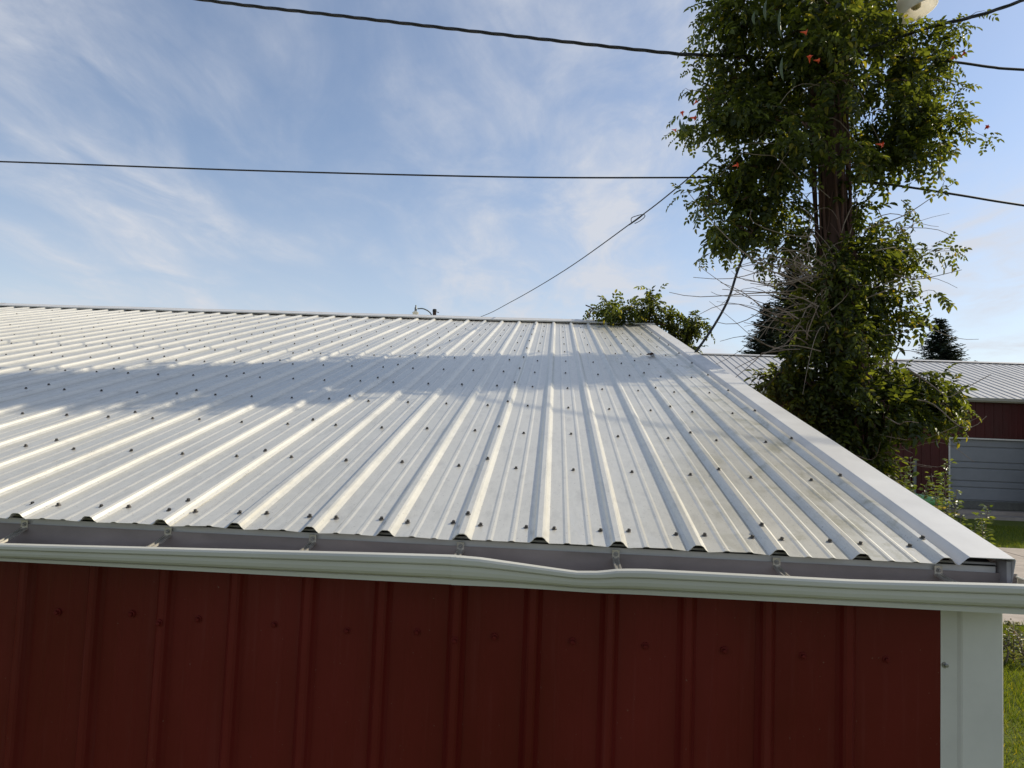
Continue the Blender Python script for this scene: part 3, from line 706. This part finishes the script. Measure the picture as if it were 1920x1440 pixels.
for a, b, sag in TW:
    y = PY+rng.uniform(-.45, .0); p0, p1 = at(*a, y), at(*b, y+rng.uniform(-.35, .2)); r_ = rng.uniform(.0036, .0068)
    part('dry_twig', MB().tube(arc(p0, p1, sag, 9, .03), [r_*(1-.6*t) for t in np.linspace(0, 1, 9)], 5), M['twig'], vine)
# flowers: five-lobed trumpets
def flower_mesh():
    mb = MB(); rows = []
    for r_, x in ((.003, 0), (.005, .012), (.008, .03), (.012, .05), (.017, .062)):
        rows.append([(x, r_*math.cos(j/10*6.283), r_*math.sin(j/10*6.283)) for j in range(10)])
    rows.append([(.066+(.002 if j % 2 else 0), (.034 if j % 2 == 0 else .019)*math.cos(j/10*6.283), (.034 if j % 2 == 0 else .019)*math.sin(j/10*6.283)) for j in range(10)])
    mb.loft(rows, closed=True); return mb.mesh('flower', M['flower'])
fme = flower_mesh()
for px, py, y in ((1525, 113, -.95), (1780, 112, -.3), (1800, 108, -.3), (1300, 197, -.4), (1281, 219, -.4), (1259, 243, -.4), (1293, 220, -.4), (1846, 243, -.2), (1642, 270, -.75), (1373, 312, -.6), (1500, 60, -.9), (1518, 118, -.95)):
    put('flower', fme, at(px, py, PY+y), vine, (rng.uniform(-.5, .5), rng.uniform(-.9, .4), rng.uniform(-2.5, .2)), rng.uniform(.6, .85))
for px, py, L, tilt, y in ((1415, 35, 26, .05, -.85), (1463, 45, 55, .05, -.95), (1467, 130, 45, .05, -.95), (1312, 78, 26, .1, -.4), (1321, 82, 20, .0, -.4), (1275, 236, 26, .35, -.4), (1282, 238, 20, .3, -.4), (1308, 402, 32, -.3, -.4), (1331, 287, 24, .25, -.4), (1760, 325, 28, -.1, -.3), (1341, 446, 18, -.6, -.4), (1437, 20, 40, 0, -.9), (1630, 330, 20, .1, -.4)):
    pts = [at(px+tilt*L*t*1.0+7*math.sin(math.pi*t)*(1 if tilt >= 0 else -1)*-.5, py-L/2+L*t, PY+y) for t in np.linspace(0, 1, 7)]
    part('seed_pod', MB().tube(pts, [.002, .008, .0115, .012, .0105, .007, .001], 6), M['pod'], vine, True)

# ------------------------------------------------------------------ vine spilling over the far corner of the shed roof
v2 = thing('corner_vine', (1.75, 7.2, 0), 'leafy vine spilling over the far ridge corner of the shed roof', 'vine')
l2 = []; st2 = MB()
for i in range(5): st2.tube(arc((1.78+.05*i, 6.9+.12*i, 0), at(1240+12*i, 625, 7.0+.05*i), -.1, 8, .06), .012, 5)
L2 = [(1135, 583, 26, 13, 5, 6.85), (1165, 588, 30, 14, 9, 6.8), (1175, 577, 22, 14, 7, 6.9), (1210, 580, 22, 16, 10, 6.9), (1222, 562, 12, 14, 5, 6.9), (1245, 600, 28, 16, 11, 7.0), (1262, 615, 26, 20, 13, 7.0), (1283, 630, 14, 18, 8, 6.9), (1285, 600, 20, 14, 7, 6.9), (1305, 608, 18, 7, 5, 6.9), (1290, 645, 9, 9, 4, 6.85), (1258, 650, 25, 25, 12, 7.2), (1270, 700, 30, 30, 12, 7.2)]
for px, py, rx, ry, n_, y in L2:
    c = at(px, py, y); mp_ = (y-CAM[1])/FPX
    for _ in range(n_):
        e = c+rng.normal(size=3)*np.array([rx, rx, ry])*mp_*.6; s = c+rng.normal(size=3)*np.array([rx, rx, ry])*mp_*.2
        if e[0] < 1.62 and e[2] < EZ+min(e[1], 2*YR-e[1])/CS*SN+.05: e[2] = EZ+min(e[1], 2*YR-e[1])/CS*SN+.07
        pts = arc(s, e, .03, 4, .01); shoot_leaves(pts, .10, l2, (.75, 1.05)); st2.tube(pts, .003, 4, False)
part('stem', st2, M['bark'], v2)
for pts in ([(1104, 598), (1107, 585), (1112, 578), (1098, 572)], [(1120, 605), (1130, 598), (1150, 594)], [(1180, 590), (1215, 596), (1232, 603)], [(1200, 600), (1222, 604), (1250, 610)]):
    part('dry_twig', MB().tube([at(*q, 6.86) for q in pts], .009, 5), M['bark'], v2)
for a, b in (((1150, 590), (1110, 575)), ((1160, 585), (1135, 566)), ((1175, 580), (1166, 556)), ((1210, 575), (1232, 548)), ((1225, 570), (1240, 575)), ((1280, 600), (1325, 612)), ((1285, 605), (1320, 600)), ((1280, 630), (1293, 652))):
    pts = arc(at(*a, 6.88), at(*b, 6.9), .02, 5); shoot_leaves(pts, .08, l2, (.65, .95), start=.1)
foliage(v2, l2, M['vine'], 60)

# ------------------------------------------------------------------ overhead wires
def px_path(pts): return [at(*p) for p in pts]
def smooth(pts, n=40):
    pts = np.array(pts); k = len(pts); out = []
    for i in range(k-1):
        p0, p1, p2, p3 = pts[max(i-1, 0)], pts[i], pts[i+1], pts[min(i+2, k-1)]
        for t in np.linspace(0, 1, max(2, n//(k-1)), endpoint=(i == k-2)):
            out.append(.5*((2*p1)+(-p0+p2)*t+(2*p0-5*p1+4*p2-p3)*t*t+(-p0+3*p1-3*p2+p3)*t**3))
    return out
def wire(name, pts, r, label, twist=0, extra=None, n=60):
    c = smooth(pts, max(n, 12*len(pts))); w = thing(name, c[0], label, 'cable', 'overhead wires')
    if twist:
        c = smooth(pts, 420); L = 0
        for s in range(3):
            q = []; L = 0
            for i, p in enumerate(c):
                if i: L += np.linalg.norm(p-c[i-1])
                a = L*twist+s*2.094; q.append(p+np.array([0, math.cos(a), math.sin(a)])*r*1.05)
            part('strand', MB().tube(q, r, 6), M['cable'], w, True)
    else: part('strand', MB().tube(c, r, 6), M['cable'], w, True)
    if extra:
        for e in extra: part('wire_loop', MB().tube(smooth(e, 30), r*.7, 5), M['cable'], w, True)
    return w
wire('service_cable', [at(-4000, -1250, PY), at(-700, -230, PY), at(0, -62, PY), at(370, -2, PY), at(640, 30, PY), at(960, 67, PY), at(1240, 98, PY), at(1310, 103, PY), at(1545, 112, PY)], .0085, 'thick twisted black cable sloping across the top of the sky to the vine pole', twist=9)
wire('service_cable', [at(1550, 100, PY+.1), at(1700, 108, PY), at(1795, 117, PY), at(1860, 126, PY), at(1925, 131, PY), at(2300, 150, PY), at(5200, 200, PY)], .012, 'black cable leaving the right of the vine under an orange flower')
wire('telephone_cable', [at(-4000, 150, PY+.35), at(-600, 285, PY+.35), at(0, 303, PY+.35), at(480, 320, PY+.35), at(960, 332, PY+.35), at(1330, 333, PY+.3), at(1560, 334, PY+.15)], .0085, 'thin straight black cable level across the middle of the sky')
wire('telephone_cable', [at(1570, 334, PY+.15), at(1690, 349, PY+.1), at(1800, 366, PY), at(1925, 386, PY), at(2300, 440, PY), at(5200, 700, PY)], .0105, 'thin black cable running down to the right edge below the other wires')
wire('service_cable', [at(1545, 116, PY-.05), at(1640, 86, PY-.1), at(1740, 52, PY-.1), at(1830, 30, PY-.1), at(1925, -2, PY-.1), at(2300, -140, PY-.1), at(5200, -1100, PY-.1)], .0085, 'black cable rising to the top right corner past the yard light', twist=9)
kn = at(1192, 412, 6.6)
wire('lamp_wire', [at(1440, 210, PY), at(1345, 288, 4.9), at(1262, 358, 5.7), at(1192, 412, 6.6), at(1060, 506, 9.5), at(960, 565, 13), at(895, 596, 17), at(820, 615, 24.6)], .0075, 'thin wire falling from the vine to behind the ridge with a small loop in it',
     extra=[[at(1184, 417, 6.6), at(1184, 409, 6.6), at(1193, 405, 6.55), at(1206, 402, 6.5), at(1209, 406, 6.5), at(1200, 414, 6.55), at(1190, 419, 6.6)], [at(1180, 422, 6.6), at(1200, 408, 6.5), at(1213, 396, 6.45)]])
wire('house_drop', [at(1470, 330, PY), at(1418, 430, PY), at(1386, 500, PY-.05), at(1366, 560, PY-.1), at(1338, 612, PY-.15), at(1303, 662, PY-.2), at(1272, 705, PY-.35)], .012, 'stout black cable hanging from the vine down behind the roof edge')

# ------------------------------------------------------------------ yard light on the vine pole (top right)
LP = at(1722, 22, PY-.42)
yl = thing('yard_light', LP, 'cream yard light with open round shade at the top right of the vine', 'lamp'); yl.rotation_euler = (R(-4), R(-17), 0)
def lpart(name, mb, mat, parent=yl, smooth_=True):
    o = bpy.data.objects.new(name, mb.mesh(name, mat, smooth_)); col.objects.link(o); o.parent = parent; WL[o.name] = np.zeros(3); return o
lpart('lamp_shade', MB().lathe([(.155, 0), (.158, .004), (.152, .02), (.140, .10), (.128, .16), (.10, .19), (.075, .20), (.07, .30), (.0, .305)], 32), M['lamp'])
lpart('reflector', MB().lathe([(.152, .002), (.146, .02), (.134, .10), (.10, .15), (.05, .165), (.0, .166)], 32), M['lamp_in'])
lpart('bulb', MB().lathe([(.0, .03), (.03, .035), (.042, .06), (.038, .10), (.022, .14), (.022, .166)], 16), M['bulb'])
lpart('photocell', MB().lathe([(.03, .30), (.03, .36), (.024, .375), (0, .376)], 14), M['greymetal'])
lpart('lamp_arm', MB().tube([(-.06, 0, .26), (-.2, .04, .30), (-.5, .12, .22), (-.86, .15, -.06)], .022, 8), M['greymetal'])

# far yard light showing over the ridge
FY = 25.0
pb = at(818, 600, FY); fl = thing('yard_light', (pb[0], FY, 0), 'small distant yard light on a curved arm peeping over the roof ridge', 'lamp')
k_ = (FY-CAM[1])/FPX; hd = at(779, 592, FY)
ptop = at(815, 580, FY); part('lamp_post', MB().tube([(ptop[0], FY, 0), ptop], .075, 10), M['pole'], fl)
part('post_cap', MB().lathe([(.085, -.1), (.085, 0), (.06, .02), (0, .025)], 10, tuple(ptop+np.array([0, 0, -.01]))), M['black'], fl)
part('insulator', MB().tube([at(819, 585, FY), at(823, 586, FY)], .02, 6), M['greymetal'], fl)
part('lamp_arm', MB().tube(smooth([at(783, 579, FY), at(792, 578.5, FY), at(801, 582, FY), at(807, 587, FY), at(810, 593, FY), at(815, 600, FY)], 18), .026, 7), M['greymetal'], fl, True)
hh_ = at(779, 590, FY)
part('lamp_shade', MB().lathe([(.095, -.10), (.13, .06), (.135, .09), (.05, .15)], 18, tuple(hh_)), M['lamp'], fl, True)
part('photocell', MB().lathe([(.05, .14), (.05, .30), (.03, .31), (.03, .40), (0, .41)], 12, tuple(hh_)), M['greymetal'], fl, True)

# ------------------------------------------------------------------ spruces beyond the barn
def spruce(px_apex, py_apex, Y, w_at, label, seed, base_r=None):
    r = np.random.default_rng(seed); apex = at(px_apex, py_apex, Y); H = apex[2]; x0 = apex[0]
    t = thing('spruce_tree', (x0, Y, 0), label, 'tree', 'spruces beyond the barn')
    part('trunk', MB().tube([(x0, Y, 0), (x0, Y, H*.6), (x0, Y, H-.15)], [.02*H, .012*H, .01], 8), M['bark'], t)
    V = []; F = []
    def quad(p, q, w, nv):
        n = len(V); d = q-p; s = np.cross(d, nv); s /= np.linalg.norm(s)+1e-9
        V.extend([p-s*w, p+s*w, q+s*w*.25, q-s*w*.25]); F.append((n, n+1, n+2, n+3))
    z = .5
    while z < H-.1:
        f = 1-z/H; rad = w_at*f**.85*(1+.12*r.normal()); nb = int(13+16*f)
        for b in range(nb):
            a = r.uniform(0, 6.283); L = rad*r.uniform(.75, 1.12)+.10; dirv = np.array([math.cos(a), math.sin(a), r.uniform(-.28, .10)+.35*(1-f)])
            o = np.array([0, 0, z+r.uniform(-.1, .1)]); nseg = max(3, int(L/.16))
            for i in range(nseg):
                tt = (i+.6)/nseg; p = o+dirv*L*tt; p[2] += .10*L*tt*tt
                tl = (.16+.34*(1-tt)*min(1, L))*r.uniform(.7, 1.2)
                for s in (-1, 1, 0):
                    dd = np.array([math.cos(a+s*.95), math.sin(a+s*.95), r.uniform(-.35, .25)])
                    quad(p, p+dd*tl*(1.1 if s == 0 else 1), 0.055, np.array([r.normal()*.5, r.normal()*.5, 1.]))
        z += .16+.10*f
    for i in range(6): quad(np.array([0, 0, H-.35]), np.array([r.normal()*.06, r.normal()*.06, H+.02]), .03, r.normal(size=3))
    o = put('crown', mesh_np('crown', np.array(V), np.array(F), M['spruce']), (x0, Y, 0), t); return t
spruce(1763, 596, 44, 4.2, 'lone dark spruce rising over the barn roof to the right of the vine', 3)
spruce(1490, 480, 46, 5.6, 'tallest dark spruce half hidden behind the vine trunk', 4)
spruce(1438, 568, 42, 3.4, 'smaller dark spruce at the left of the spruce behind the vine', 5)

spruce(2135, 310, 20.6, 2.6, 'unseen stand-in spruce at the far right added to shade the lawn before the garage door', 6)  # added out of view, stands in for whatever shades the lawn by the door

# ------------------------------------------------------------------ upright shrub shoots by the drive
def oval(L, seed):
    r = np.random.default_rng(seed); V = leaflet(np.zeros(3), np.array([1., 0, -.1]), np.array([0, 0, 1.]), L, L*.62, .2); return np.array(V), np.array(LF)
OV = [oval(.095, 1), oval(.08, 2), oval(.11, 3)]
def shrub(name, pxs, Y, label, mat, vars_=OV, step=.022, ntop=60, foot_px=None, cat='shrub', sc=(.8, 1.25), start=.08):
    c = at(foot_px or pxs[0][0], 960, Y); t = thing(name, (c[0], Y, 0), label, cat, 'leafy shoots by the driveway'); lv = []
    for (px, py, ox) in pxs:
        tip = at(px, py, Y+rng.uniform(-.2, .2)); ft = np.array([c[0]+ox, Y+rng.uniform(-.1, .1), 0])
        pts = arc(ft, tip, .0, 8, .05); pts = [p+np.array([0, 0, 0]) for p in pts]
        part('stem', MB().tube(pts, [.012*(1-.7*q) for q in np.linspace(0, 1, 8)], 5), M['twig'], t)
        P_ = np.array(pts); L = np.linalg.norm(P_[-1]-P_[0]); s = start*L
        while s < L:
            u_ = s/L; p = np.array([np.interp(u_, np.linspace(0, 1, 8), P_[:, i]) for i in range(3)])
            for _ in range(2):
                a = rng.uniform(0, 6.283); d = np.array([math.cos(a), math.sin(a), rng.uniform(.0, .8)])
                lv.append((p+d*.03, frame(d, rng.normal()*.6), rng.uniform(*sc)*(1-.35*u_), int(rng.integers(0, len(vars_)))))
            s += step*rng.uniform(.6, 1.4)
    foliage(t, lv, mat, ntop, vars_); return t
shrub('shrub', [(1708, 858, 0), (1698, 885, -.12)], 7.7, 'slim leafy shoot in front of the red barn wall nearest the vine', M['shoot'], start=.7)
shrub('shrub', [(1746, 888, 0), (1738, 905, -.1), (1757, 915, .1)], 7.6, 'bushy green shrub in front of the red barn wall above the mower', M['shoot'], start=.8)
shrub('shrub', [(1781, 862, 0), (1770, 890, -.1)], 7.8, 'tall thin shoot at the left edge of the garage door', M['shoot'], start=.75)
shrub('shrub', [(1794, 918, 0), (1780, 945, -.15), (1803, 970, .1)], 7.3, 'leafy shoot in front of the lower left of the garage door', M['shoot'])
shrub('shrub', [(1853, 946, 0), (1838, 965, -.1), (1830, 985, -.2)], 7.0, 'low leafy shoot nearest the right edge over the dark lawn', M['shoot'])
shrub('shrub', [(1880, 1170, .0), (1900, 1166, .15), (1890, 1182, -.1), (1876, 1190, -.2), (1906, 1192, .25), (1884, 1204, -.3), (1897, 1176, .3)], 6.3, 'low grey green bush by the shed corner below the gutter', M['sage'], foot_px=1884, step=.012, sc=(.45, .75), start=.08)

# ------------------------------------------------------------------ green lawn tractor by the barn
nose = at(1775, 944, 17.0); tx, ty = nose[0], 17.0
tr = thing('lawn_tractor', (tx-.9, ty, 0), 'green lawn tractor with yellow lower edge showing just past the roof edge', 'mower')
HT, HN = at(1738, 926, 17.0)[2], at(1775, 941, 17.0)[2]; rows = []
for t_ in np.linspace(0, 1, 9):
    x = tx-1.0+1.0*t_; w = .24*(1-.55*t_**3); h = HT+(HN-HT)*t_**2.2; lo = HN-.13+.06*t_
    rows.append([(x, ty-w, lo), (x, ty-w*1.02, lo+(h-lo)*.6), (x, ty-w*.75, h-.02), (x, ty, h), (x, ty+w*.75, h-.02), (x, ty+w*1.02, lo+(h-lo)*.6), (x, ty+w, lo)])
part('hood', MB().loft(rows, caps=True, closed=True), M['green'], tr, True)
rows = [[(x, y*1.03-(ty*.03), z) for x, y, z in ((r_[0][0], r_[0][1], r_[0][2]-.10), (r_[0][0], r_[0][1], r_[0][2]-.002), (r_[-1][0], r_[-1][1], r_[-1][2]-.002), (r_[-1][0], r_[-1][1], r_[-1][2]-.10))] for r_ in rows]
part('grille_band', MB().loft(rows, closed=True, caps=True), M['yellow'], tr)
part('chassis', MB().box((tx-1.75, ty-.2, .28), (tx-.06, ty+.2, .68)), M['black'], tr)
part('fender', MB().box((tx-1.85, ty-.48, .62), (tx-1.15, ty+.48, .70)), M['green'], tr)
st_ = part('seat', MB().loft([[(tx-1.75, ty+y, .72), (tx-1.3, ty+y, .74), (tx-1.32, ty+y, .82), (tx-1.66, ty+y, .82), (tx-1.78, ty+y, 1.2), (tx-1.86, ty+y, 1.2)] for y in (-.22, 0, .22)], closed=True, caps=True), M['yellow'], tr)
wl_ = MB(); wl_.tube([(tx-1.05+.17*math.cos(a)*.5, ty+.17*math.sin(a), 1.08+.15*math.cos(a)) for a in np.linspace(0, 6.283, 17)], .014, 6); wl_.tube([(tx-1.05, ty, 1.08), (tx-.85, ty, .85)], .018, 6); part('steering_wheel', wl_, M['black'], tr)
for xo, rr, wd in ((-.35, .19, .16), (-1.5, .29, .24)):
    for s in (-1, 1):
        yc = ty+s*.4; n_ = 20
        prof = [(rr*.55, -wd/2), (rr*.9, -wd/2), (rr, -wd*.3), (rr, wd*.3), (rr*.9, wd/2), (rr*.55, wd/2)]
        mb = MB(); mb.loft([[(tx+xo+q*math.cos(a), yc+w_, rr+q*math.sin(a)) for q, w_ in prof] for a in np.linspace(0, 6.283, n_)])
        wh = part('tyre', mb, M['black'], tr, True)
        mb = MB(); mb.add([(tx+xo+rr*.56*math.cos(a), yc+s*wd*.3, rr+rr*.56*math.sin(a)) for a in np.linspace(0, 6.283, n_, endpoint=False)], [tuple(range(n_))]); part('rim', mb, M['yellow'], wh)

# ------------------------------------------------------------------ grass blades where the lawn is near
def grass():
    n = 300000; X = 1.65+rng.uniform(0, 1, n)**1.25*14; Y = 7.95-rng.uniform(0, 1, n)**1.1*11
    X2 = rng.uniform(8, 17, 30000); Y2 = rng.uniform(15.1, 19.5, 30000); X = np.concatenate([X, X2]); Y = np.concatenate([Y, Y2]); n = len(X)
    ang = rng.uniform(0, 6.283, n); h = rng.uniform(.035, .085, n)*(1+.5*np.sin(X*1.7)*np.sin(Y*1.3)); w = rng.uniform(.0025, .005, n); lean = rng.uniform(.2, 1.0, n)*h
    la = rng.uniform(0, 6.283, n); P0 = np.stack([X, Y, np.zeros(n)], 1); S = np.stack([np.cos(ang), np.sin(ang), 0*ang], 1)*w[:, None]
    T = P0+np.stack([np.cos(la)*lean, np.sin(la)*lean, h], 1)
    V = np.stack([P0-S, P0+S, T+S*.15, T-S*.15], 1).reshape(-1, 3); F = np.arange(n*4).reshape(-1, 4)
    m = leaf_mat('grass_blade', (.05, .088, .012), (.155, .195, .028), .38, .2, .6)
    o = put('grass', mesh_np('grass', V, F, m)); tag(o, 'short green grass growing on the lawn', 'grass', kind='stuff')
grass()

# ------------------------------------------------------------------ bit of debris on the upper roof
dp = np.array(rp(1.10, 4.05, .004)); lc = thing('leaf_debris', dp, 'small dark clump of dead leaves lying on the upper roof', 'debris')
for i in range(7):
    a = rng.uniform(0, 6.283); V = np.array(leaflet(np.zeros(3), np.array([math.cos(a), math.sin(a), .15]), np.array([rng.normal()*.6, rng.normal()*.6, 1.]), .036, .022, .35))
    mb = MB(); mb.add([tuple(v+dp+np.array([0, 0, .006+.0025*i])) for v in V], LF); part('dead_leaf', mb, M['bark'], lc)
